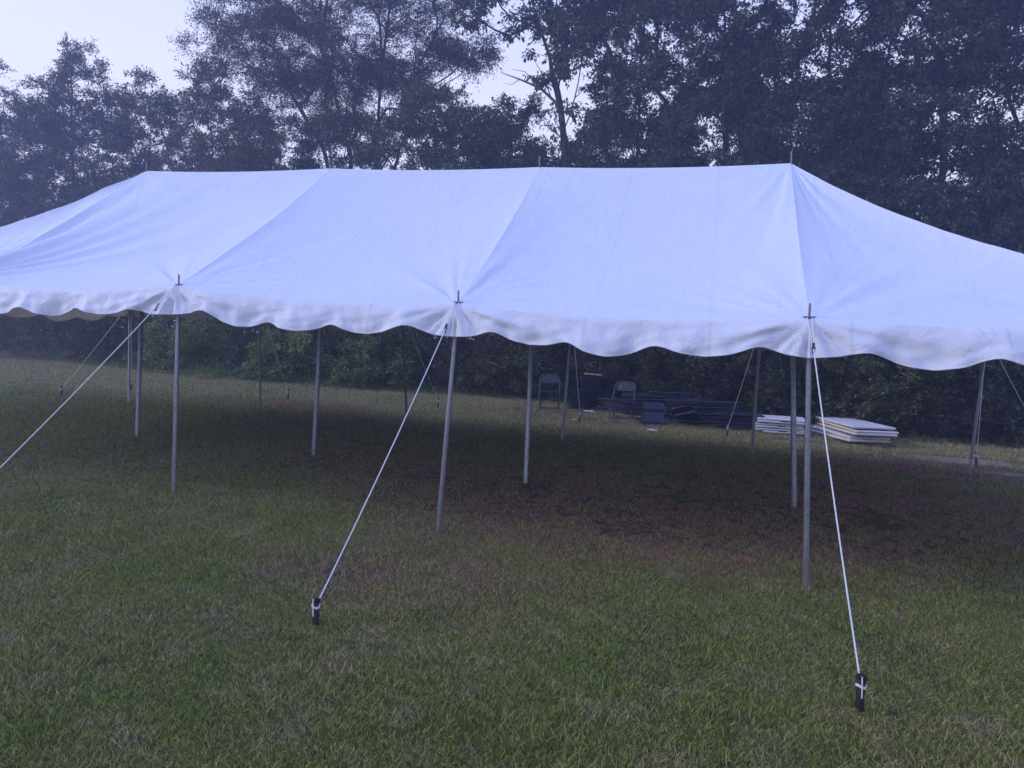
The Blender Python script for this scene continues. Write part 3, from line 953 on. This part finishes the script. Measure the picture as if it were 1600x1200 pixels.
    tt = r.uniform(.15, 1.05, (nt_, twigs, nl, 1))
    LC = S0[:, :, None] * (1 - tt) + S1[:, :, None] * tt + r.normal(0, clump * .13, (nt_, twigs, nl, 3))
    LD = np.repeat(td[:, :, None], nl, 2)
    lv, lf = leaf_quads(LC.reshape(-1, 3), LD.reshape(-1, 3), leaf_size, r, droop, tri=leaf_size < .1)
    return wood, (lv, lf)

LEAFN = [0]
def tree(name, label, cat, blobs_px, Yc, bases, n_cl, leaves, leaf_size, seed, mat, group=None, depth=.8, bark=None, **kw):
    if leaf_size < .1: leaves = int(leaves * 1.0); leaf_size *= 1.06
    if cat == 'tree': n_cl = int(n_cl * 1.25)
    """blobs_px: (px, py, rx, ry[, dY]) as measured in the photograph at depth Yc"""
    blobs = []
    for q in blobs_px:
        dY = q[4] if len(q) > 4 else 0
        c = at(q[0], q[1], Yc + dY)
        sc_ = (c - CO).dot(FW) / FPX
        blobs.append((c, (q[2] * sc_, max(.7, (q[2] + q[3]) * .5 * sc_ * depth), q[3] * sc_)))
    b2 = []
    for bl in bases:
        pts = []
        for i, q in enumerate(bl):
            dY = q[2] if len(q) > 2 else 0
            v = at(q[0], q[1], Yc + dY)
            if i == 0: v.z = float(gz(v.x, v.y)) - .1
            pts.append(v)
        b2.append(pts)
    root = Vector(b2[0][0])
    wood, lf = grow(blobs, b2, n_cl, leaves, leaf_size, seed, **kw)
    o = empty(name, root, label, cat, group)
    rt = np.array(root)
    link_mesh('trunk', quad_mesh('trunk', wood[0] - rt, wood[1], bark or M_bark, True), o)
    link_mesh('crown', quad_mesh('crown', lf[0] - rt, lf[1], M_leaf[mat], False), o)
    LEAFN[0] += len(lf[1])
    return o

GT = 'trees of the wood behind the tent'
tree('deciduous_tree', 'tree cut by the left edge of the photo, crown reaching in at the sky', 'tree',
     [(-40, 200, 80, 70), (-60, 300, 120, 110), (10, 380, 80, 80), (-10, 140, 40, 40), (0, 240, 90, 90)], 12.5, [[(-60, 600), (-50, 420), (-40, 200)]], 200, 42000, .085, 11, 'dark', GT, gap=.1)
tree('deciduous_tree', 'rounded hazy tree with a twiggy pointed top at the far left', 'tree',
     [(120, 160, 78, 75), (115, 105, 40, 35), (60, 230, 80, 80), (160, 260, 80, 90), (90, 340, 130, 100), (120, 200, 90, 60)], 12.2, [[(110, 600), (118, 400), (112, 200), (112, 80)]], 380, 88000, .082, 12, 'dark', GT, gap=.10, clump=.42, shell=.1)
tree('deciduous_tree', 'low rounded tree beside the twiggy far left tree', 'tree',
     [(230, 165, 50, 48), (245, 240, 75, 85), (215, 330, 90, 90), (275, 190, 40, 45)], 12.8, [[(230, 600), (235, 380), (235, 160)]], 240, 56000, .082, 13, 'olive', GT, gap=.10, clump=.42, shell=.1)
tree('deciduous_tree', 'small bushy tree under the left limbs of the big spreading tree', 'tree',
     [(325, 155, 45, 48), (360, 230, 70, 60), (395, 190, 45, 35), (330, 300, 100, 80)], 11.6, [[(330, 600), (335, 380), (330, 170)]], 250, 56000, .08, 14, 'mid', GT, gap=.10, clump=.40, shell=.1)
# the large spreading tree with fanning limbs
tree('spreading_tree', 'large spreading tree with fanning limbs and several trunks behind the tent ridge', 'tree',
     [(330, 78, 58, 26), (400, 40, 105, 55), (470, -40, 150, 90), (460, 120, 95, 42), (560, 40, 110, 80), (650, 30, 110, 75), (700, 120, 80, 40), (620, 140, 90, 40), (700, -60, 120, 90), (520, -140, 220, 90), (735, 70, 45, 55), (560, 175, 80, 50), (490, 190, 70, 40), (620, 90, 120, 60), (440, 80, 120, 60), (540, 100, 120, 60)],
     11.0, [[(560, 600), (556, 400), (548, 250), (520, 130), (470, 40), (420, -40)],
            [(585, 602, .3), (588, 380, .3), (590, 200, .3), (600, 80, .4), (620, -60, .5)],
            [(545, 600, -.3), (530, 330, -.3), (505, 230, -.4), (450, 140, -.4), (380, 95, -.4)],
            [(590, 600, .5), (600, 330, .4), (625, 230, .3), (670, 140, .2), (730, 95, .1)],
            [(545, 600, .6), (530, 350, .7), (510, 180, .8), (500, 20, .9), (505, -100, .9)]],
     1450, 225000, .060, 15, 'olive', GT, gap=.36, clump=.42, trunk_r=.075, twigs=9, shell=.15, droop=.1, taper=.5, bendw=1.1)
tree('bushy_tree', 'dark dense bushy tree below the spreading tree, left of its trunks', 'tree',
     [(440, 240, 70, 50), (400, 300, 110, 70), (500, 320, 80, 50), (525, 225, 60, 50)], 10.2, [[(430, 600), (435, 400), (438, 250)]], 210, 52000, .075, 16, 'dark', GT, gap=.22, clump=.34)
tree('bushy_tree', 'hazy rounded bushy tree between the spreading tree and the bare trunk', 'tree',
     [(675, 175, 60, 45), (640, 240, 90, 60), (730, 220, 60, 50), (680, 320, 120, 80)], 10.0, [[(690, 610), (685, 400), (680, 180)]], 300, 76000, .075, 17, 'mid', GT, gap=.22, clump=.34)
tree('bushy_tree', 'low hazy tree in the gap left of the bare leaning trunk', 'tree',
     [(800, 185, 45, 35), (780, 250, 70, 60), (840, 300, 90, 80)], 10.6, [[(800, 610), (800, 400), (800, 200)]], 220, 54000, .08, 18, 'dark', GT, gap=.22, clump=.34)
tree('leaning_tree', 'half dead tree with a bare leaning trunk and large hanging leaves', 'tree',
     [(865, 90, 35, 45), (840, 20, 55, 35), (745, 15, 55, 22), (800, 30, 35, 22), (905, 100, 35, 50), (895, 30, 40, 40), (900, 190, 50, 40), (840, -60, 120, 50)],
     9.6, [[(905, 615), (895, 400), (885, 250), (876, 170), (858, 90), (836, 10), (820, -60)], [(900, 612), (890, 260), (884, 200), (905, 130), (915, 60), (930, -20)]],
     150, 17000, .115, 19, 'mid', GT, gap=.25, clump=.30, trunk_r=.085, droop=.9, twigs=6)
# its dead limb, bare of leaves
lt = [o for o in bpy.data.objects if o.name.startswith('leaning_tree')][0]
mb = MB()
def dl(px, py, d=0): return at(px, py, 9.55 + d) - lt.location
mb.tube([dl(880, 190), dl(868, 160), dl(845, 138), (dl(812, 124)), dl(782, 113, -.1)], [.05, .042, .034, .022, .007], 7)
mb.tube([dl(845, 138), dl(820, 112), dl(800, 108)], [.018, .010, .004], 5)
mb.tube([dl(812, 124), dl(800, 132), dl(786, 130)], [.012, .007, .003], 5)
mb.tube([dl(868, 165), dl(872, 132), dl(866, 118)], [.02, .012, .005], 5)
mb.tube([dl(860, 150), dl(850, 120), dl(838, 100), dl(833, 86)], [.018, .012, .008, .003], 5)
o = mb.build('dead_limb', M_deadwood, lt)
tree('tall_tree', 'tall dense tree just right of the bare leaning trunk', 'tree',
     [(985, 60, 75, 80), (1010, 160, 90, 80), (960, 230, 70, 70), (1000, 330, 120, 90), (1000, -60, 110, 80)], 10.2, [[(990, 620), (990, 400), (1000, 150), (1000, -40)]], 420, 98000, .085, 20, 'mid', GT, gap=.3, clump=.40, trunk_r=.12)
tree('tall_tree', 'tall leafy tree with drooping branches behind the right ridge peak', 'tree',
     [(1130, 60, 95, 100), (1120, 190, 90, 80), (1180, 140, 70, 90), (1120, 310, 130, 90), (1130, -70, 130, 90)], 9.4, [[(1130, 630), (1130, 400), (1135, 150), (1130, -60)]], 480, 110000, .085, 21, 'dark', GT, gap=.40, clump=.38, trunk_r=.09, droop=.7)
tree('tall_tree', 'darkest tall tree with light gaps right of the right ridge peak', 'tree',
     [(1290, 70, 100, 100), (1270, 210, 100, 80), (1350, 190, 70, 100), (1290, 330, 120, 90), (1300, -70, 130, 90)], 8.8, [[(1300, 640), (1300, 400), (1295, 150), (1300, -60)], [(1345, 640, .4), (1350, 380, .4), (1365, 100, .4), (1375, -60, .4)]], 500, 110000, .085, 22, 'dark', GT, gap=.41, clump=.38, trunk_r=.09, droop=.7)
tree('tall_tree', 'dense dark tree near the right edge with ragged sky holes', 'tree',
     [(1470, 50, 100, 100), (1470, 200, 105, 80), (1440, 320, 100, 70), (1530, 330, 100, 90), (1470, -90, 140, 90)], 8.4, [[(1470, 660), (1468, 400), (1475, 150), (1470, -80)]], 500, 110000, .085, 23, 'dark', GT, gap=.41, clump=.38, trunk_r=.09, droop=.7)
tree('tall_tree', 'dark tree cut by the right edge of the photo', 'tree',
     [(1620, 60, 90, 110), (1630, 220, 110, 90), (1640, 350, 110, 100), (1640, -80, 120, 90)], 8.6, [[(1630, 670), (1630, 400), (1630, 100), (1640, -80)]], 380, 76000, .09, 24, 'dark', GT, gap=.38, clump=.44, trunk_r=.12, droop=.6)
# second row that closes the wood behind
GB2 = 'trees farther back in the wood'
back = [(40, 200, 13.9, 'farther tree filling the wood behind the far left trees'), (470, 300, 13.6, 'farther tree seen between the trunks of the spreading tree'),
        (900, 290, 13.4, 'farther tree behind the bare leaning trunk'), (1210, 300, 12.6, 'farther tree behind the right ridge peak'), (1420, 330, 12.2, 'farther tree deep behind the right end of the tent'), (1590, 340, 12.4, 'farther tree deep behind the right edge trees')]
for i, (px, py, Yb, lab) in enumerate(back):
    tall = 60 if px > 1000 else 45
    tree('deciduous_tree', lab, 'tree', [(px, py + 20, 95, tall), (px - 40, py + 120, 110, 80), (px + 30, py + 190, 120, 90)], Yb, [[(px, 600), (px, 420), (px, py)]], 230, 40000, .11, 30 + i, 'dark', GB2, gap=.32, clump=.45)

# ------------------------------------------------------------------ shrubs along the edge
GS = 'shrubs along the edge of the wood'
shr = [  # px, py centre, rx, ry, Y, mat, label
 (-60, 480, 100, 85, 11.0, 'dark', 'dark shrub at the left edge beyond the open lawn'),
 (60, 490, 90, 80, 10.2, 'dark', 'dark shrub seen under the left end of the tent'),
 (170, 495, 80, 85, 9.4, 'dark', 'dark shrub behind the far left corner pole'),
 (290, 530, 70, 55, 8.7, 'green', 'bright green bramble bush between the far corner pole and next pole'),
 (390, 520, 70, 75, 9.0, 'mid', 'mid green bush behind the second back pole'),
 (450, 560, 55, 38, 8.4, 'green', 'low bright bramble right of the second back pole'),
 (545, 520, 80, 80, 9.3, 'mid', 'bush behind the second centre pole'),
 (580, 570, 60, 40, 8.6, 'green', 'low green bramble right of the second centre pole'),
 (670, 545, 70, 60, 9.2, 'mid', 'hazy bush behind the middle front pole'),
 (760, 540, 60, 60, 9.2, 'red', 'rusty tinged bush left of the third centre pole'),
 (800, 585, 70, 35, 8.8, 'mid', 'low bush just left of the open standing chair'),
 (880, 560, 70, 70, 9.4, 'dark', 'dark bush behind the leftmost chair stack'),
 (980, 560, 80, 70, 9.2, 'dark', 'dark bush behind the middle of the chair heap'),
 (1080, 575, 80, 75, 8.4, 'dark', 'dark bush behind the right of the chair heap'),
 (1180, 590, 80, 80, 7.9, 'dark', 'leafy bush behind the short table stack'),
 (1290, 600, 80, 85, 7.8, 'dark', 'leafy bush behind the wide table stack'),
 (1390, 605, 75, 90, 7.3, 'mid', 'bush with hanging sprays right of the wide table stack'),
 (1490, 615, 75, 90, 7.2, 'dark', 'dark bush behind the far right back pole'),
 (1590, 620, 80, 90, 7.3, 'dark', 'dark bush at the right edge beyond the last pole'),
]
for i, (px, py, rx, ry, Yb, mt, lab) in enumerate(shr):
    base = [[(px, 620), (px, py + 10), (px, py - ry * .5)], [(px + rx * .4, 620, .2), (px + rx * .5, py)], [(px - rx * .4, 620, .2), (px - rx * .5, py)]]
    tree('shrub', lab, 'shrub', [(px, py, rx, ry), (px - rx * .4, py + ry * .5, rx * .8, ry * .6), (px + rx * .4, py + ry * .4, rx * .7, ry * .6)], Yb, base,
         120, 17000 if px < 800 else 22000, .07 if mt != 'green' else .075, 60 + i, mt, GS, gap=.18, clump=.30, trunk_r=.025, twigs=6, shell=.7)
# the closed mass of leaves low down in the depth of the wood
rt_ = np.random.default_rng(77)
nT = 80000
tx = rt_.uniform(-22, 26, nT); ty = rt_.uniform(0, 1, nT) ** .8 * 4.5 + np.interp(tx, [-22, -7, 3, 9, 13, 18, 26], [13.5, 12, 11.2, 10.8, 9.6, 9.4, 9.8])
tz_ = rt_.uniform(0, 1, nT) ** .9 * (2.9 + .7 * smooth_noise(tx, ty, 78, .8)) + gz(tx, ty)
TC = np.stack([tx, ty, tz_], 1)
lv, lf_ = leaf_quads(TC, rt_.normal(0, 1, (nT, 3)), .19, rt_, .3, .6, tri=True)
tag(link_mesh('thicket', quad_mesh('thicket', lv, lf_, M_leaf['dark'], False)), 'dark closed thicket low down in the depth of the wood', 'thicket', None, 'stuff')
print('leaves', LEAFN[0])

# ------------------------------------------------------------------ grass
def blade_arrays(n, spread, h0, h1, w, r, lean=.5):
    Vs, Fs, b = [], [], 0
    for _ in range(n):
        a = r.uniform(0, 2 * PI); q = spread * math.sqrt(r.uniform())
        x, y = q * math.cos(a), q * math.sin(a)
        h = r.uniform(h0, h1); th = r.uniform(0, 2 * PI); ln = r.uniform(.1, lean) * h * 1.2
        dx, dy = math.cos(th) * ln, math.sin(th) * ln
        f_ = r.uniform(0, PI); ux, uy = math.cos(f_) * w / 2, math.sin(f_) * w / 2
        Vs += [(x - ux, y - uy, -.006), (x + ux, y + uy, -.006), (x + dx * .4 + ux * .8, y + dy * .4 + uy * .8, h * .55), (x + dx * .4 - ux * .8, y + dy * .4 - uy * .8, h * .55),
               (x + dx + ux * .15, y + dy + uy * .15, h), (x + dx - ux * .15, y + dy - uy * .15, h)]
        Fs += [(b, b + 1, b + 2, b + 3), (b + 3, b + 2, b + 4, b + 5)]; b += 6
    return np.array(Vs), np.array(Fs)

def leaf_clump_arrays(n, spread, h, size, r):
    C = r.normal(0, 1, (n, 3)) * np.array([spread, spread, h * .4]); C[:, 2] = np.abs(C[:, 2]) + .02
    D = C / (np.linalg.norm(C, axis=1, keepdims=True) + 1e-6)
    return leaf_quads(C, D, size, r, .1, .6)

def scatter(name, label, cat, sources, P_, rot, scl, idx):
    """one ground cover object; its points carry tufts through geometry nodes"""
    me = bpy.data.meshes.new(name)
    me.vertices.add(len(P_)); me.vertices.foreach_set('co', P_.astype(np.float32).ravel())
    for nm, arr, ty in (('spin', rot, 'FLOAT'), ('size', scl, 'FLOAT')):
        at_ = me.attributes.new(nm, ty, 'POINT'); at_.data.foreach_set('value', arr.astype(np.float32))
    at_ = me.attributes.new('kindex', 'INT', 'POINT'); at_.data.foreach_set('value', idx.astype(np.int32))
    me.update()
    o = link_mesh(name, me)
    tag(o, label, cat, None, 'stuff')
    ng = bpy.data.node_groups.new(name + '_tufts', 'GeometryNodeTree')
    ng.interface.new_socket('Geometry', in_out='INPUT', socket_type='NodeSocketGeometry')
    ng.interface.new_socket('Geometry', in_out='OUTPUT', socket_type='NodeSocketGeometry')
    A = ng.nodes.new
    gi, go = A('NodeGroupInput'), A('NodeGroupOutput')
    iop = A('GeometryNodeInstanceOnPoints')
    join = A('GeometryNodeJoinGeometry')
    for s_ in reversed(sources):
        oi = A('GeometryNodeObjectInfo'); oi.inputs['Object'].default_value = s_; oi.inputs['As Instance'].default_value = True
        ng.links.new(oi.outputs['Geometry'], join.inputs[0])
    ng.links.new(gi.outputs[0], iop.inputs['Points'])
    ng.links.new(join.outputs[0], iop.inputs['Instance'])
    iop.inputs['Pick Instance'].default_value = True
    def attr(nm, ty):
        q = A('GeometryNodeInputNamedAttribute'); q.data_type = ty; q.inputs['Name'].default_value = nm
        return q.outputs['Attribute']
    ng.links.new(attr('kindex', 'INT'), iop.inputs['Instance Index'])
    cx = A('ShaderNodeCombineXYZ'); ng.links.new(attr('spin', 'FLOAT'), cx.inputs[2])
    ng.links.new(cx.outputs[0], iop.inputs['Rotation'])
    ng.links.new(attr('size', 'FLOAT'), iop.inputs['Scale'])
    ng.links.new(iop.outputs[0], go.inputs[0])
    md = o.modifiers.new('tufts', 'NODES'); md.node_group = ng
    return o

def source(name, V, F, mat):
    return bpy.data.objects.new(name, quad_mesh(name, V, F, mat, False))

r = np.random.default_rng(5)
tufts = []
for k in range(4):
    V, F = blade_arrays(20, .060, .014, .038, .0042, r, 1.4); tufts.append(source('tuft', V, F, M_grass))
for k in range(2):
    V, F = blade_arrays(16, .065, .024, .058, .0050, r, 1.2); tufts.append(source('tuft', V, F, M_grass))
M_thatch = leafy('dead_thatch', lambda t: ramp_node(t, [(.1, (.16, .13, .085)), (.5, (.27, .23, .15)), (.9, (.40, .35, .24))], t.nodes.new('ShaderNodeNewGeometry').outputs['Random Per Island']), .1, (.3, .26, .15), .8, .1)
for k in range(2):
    V, F = blade_arrays(14, .07, .006, .022, .0036, r, 4.0); tufts.append(source('tuft', V, F, M_thatch))
V, F = leaf_clump_arrays(12, .028, .018, .017, r); tufts.append(source('tuft', V, F, M_leaf['mid']))
n1 = 330000
th = r.uniform(-.95, .95, n1) + math.atan2(-FW.x, FW.y) * -1
# polar scatter about the viewing side of the lawn, thinning with distance
rad = []
rr = r.uniform(0, 1, n1)
Rn = np.where(rr < .36, np.sqrt(1.6 ** 2 + (6.5 ** 2 - 1.6 ** 2) * r.uniform(0, 1, n1)), (np.sqrt(6.5) + (np.sqrt(27) - np.sqrt(6.5)) * r.uniform(0, 1, n1)) ** 2)
base_ang = math.atan2(FW.x, FW.y)
an = base_ang + r.uniform(-.92, .92, n1)
gx = CO.x + Rn * np.sin(an); gy = CO.y + Rn * np.cos(an)
edge = np.interp(gx, [-16, -7, -2, 3, 9, 12.5, 15, 18], [11.6, 9.6, 8.0, 8.9, 8.8, 7.0, 6.8, 7.4])
keep = gy < edge
# thinner in the worn places
dens = np.ones(n1)
for (x, y, ax_, ay_, w) in SAND:
    dens -= w * 1.3 * np.clip(1 - ((gx - x) / ax_) ** 2 - ((gy - y) / ay_) ** 2, 0, 1)
for (x, y, ax_, ay_, w) in DEAD:
    dens -= .45 * w * np.clip(1 - ((gx - x) / ax_) ** 2 - ((gy - y) / ay_) ** 2, 0, 1)
pn = smooth_noise(gx, gy, 31, 2.6) + .6 * smooth_noise(gx, gy, 32, 7)
dens -= np.clip(pn - .15, 0, 1) * .9
keep &= r.uniform(0, 1, n1) < dens
gx, gy, Rn = gx[keep], gy[keep], Rn[keep]
P_ = np.stack([gx, gy, ground_z(gx, gy)], 1)
hn = smooth_noise(gx, gy, 33, 3.3)
scl = r.uniform(.5, 1.0, len(gx)) * (1 + .35 * hn) * np.clip(Rn / 9, 1, 1.7)
idx = np.where(r.uniform(0, 1, len(gx)) < .12 + .3 * np.clip(hn, 0, 1), r.integers(4, 6, len(gx)), r.integers(0, 4, len(gx)))
thn = smooth_noise(gx, gy, 35, 2.1) + .5 * smooth_noise(gx, gy, 36, 8)
scl = scl * (1 + .35 * np.clip(smooth_noise(gx, gy, 37, 13), -.6, 1))
idx = np.where(r.uniform(0, 1, len(gx)) < .06 + .8 * np.clip(thn, 0, .8) + .12 * (gy > 3.4), r.integers(6, 8, len(gx)), idx)
idx = np.where((r.uniform(0, 1, len(gx)) < .007 + .05 * (smooth_noise(gx, gy, 41, 3) > .35)) & (gy < -2.5), 8, idx)
scatter('grass', 'short patchy lawn grass, green in front and worn reddish brown under the tent', 'grass', tufts, P_, r.uniform(0, 6.28, len(gx)), scl, idx)

# weeds and brambles that fringe the wood, taller than the mown lawn
wd = []
for mt in ('green', 'mid', 'dark'):
    V, F = leaf_clump_arrays(60, .16, .30, .065, r); wd.append(source('weed', V, F, M_leaf[mt]))
V, F = blade_arrays(30, .10, .12, .34, .008, r, .8); wd.append(source('tall_tuft', V, F, M_grass))
n2 = 7500
wx = r.uniform(-16, 19, n2)
e2 = np.interp(wx, [-16, -7, -2, 3, 9, 12.5, 15, 18], [11.4, 9.4, 7.8, 8.7, 8.7, 7.0, 6.7, 7.3])
wy = e2 + r.uniform(0, 1, n2) ** 1.4 * 3.4 - .55
hs = np.clip((wy - e2) * .9 + .65, .22, 1.8)
right = wx > 7
ix = np.where(r.uniform(0, 1, n2) < .22, 3, np.where(right, r.integers(1, 3, n2), r.choice([0, 0, 1], n2)))
scatter('undergrowth', 'low weeds and brambles fringing the foot of the wood', 'undergrowth', wd,
        np.stack([wx, wy, ground_z(wx, wy)], 1), r.uniform(0, 6.28, n2), hs * r.uniform(.7, 1.2, n2), ix)

# ------------------------------------------------------------------ haze
M_haze = bpy.data.materials.new('lens_veil_haze'); M_haze.use_nodes = True  # even volume added mostly to imitate lens veil, partly real mist
t = M_haze.node_tree; t.nodes.clear()
vo = t.nodes.new('ShaderNodeVolumePrincipled'); mo = t.nodes.new('ShaderNodeOutputMaterial')
vo.inputs['Color'].default_value = (.62, .68, 1.0, 1)
vo.inputs['Density'].default_value = .0068
vo.inputs['Anisotropy'].default_value = .4
t.links.new(vo.outputs[0], mo.inputs['Volume'])
mb = MB(); mb.box((0, 0, 0), (480, 480, 20))
hz = mb.build('haze', M_haze); hz.location = (3, 0, 8.5 - 1.6)
tag(hz, 'even pale blue haze added for the lens veil, with some mist', 'haze', None, 'stuff')
#print('TRIS', sum(sum(len(p_.vertices) - 2 for p_ in me.polygons) if len(me.polygons) < 1000 else (len(me.loops) - 2 * len(me.polygons)) for me in bpy.data.meshes))
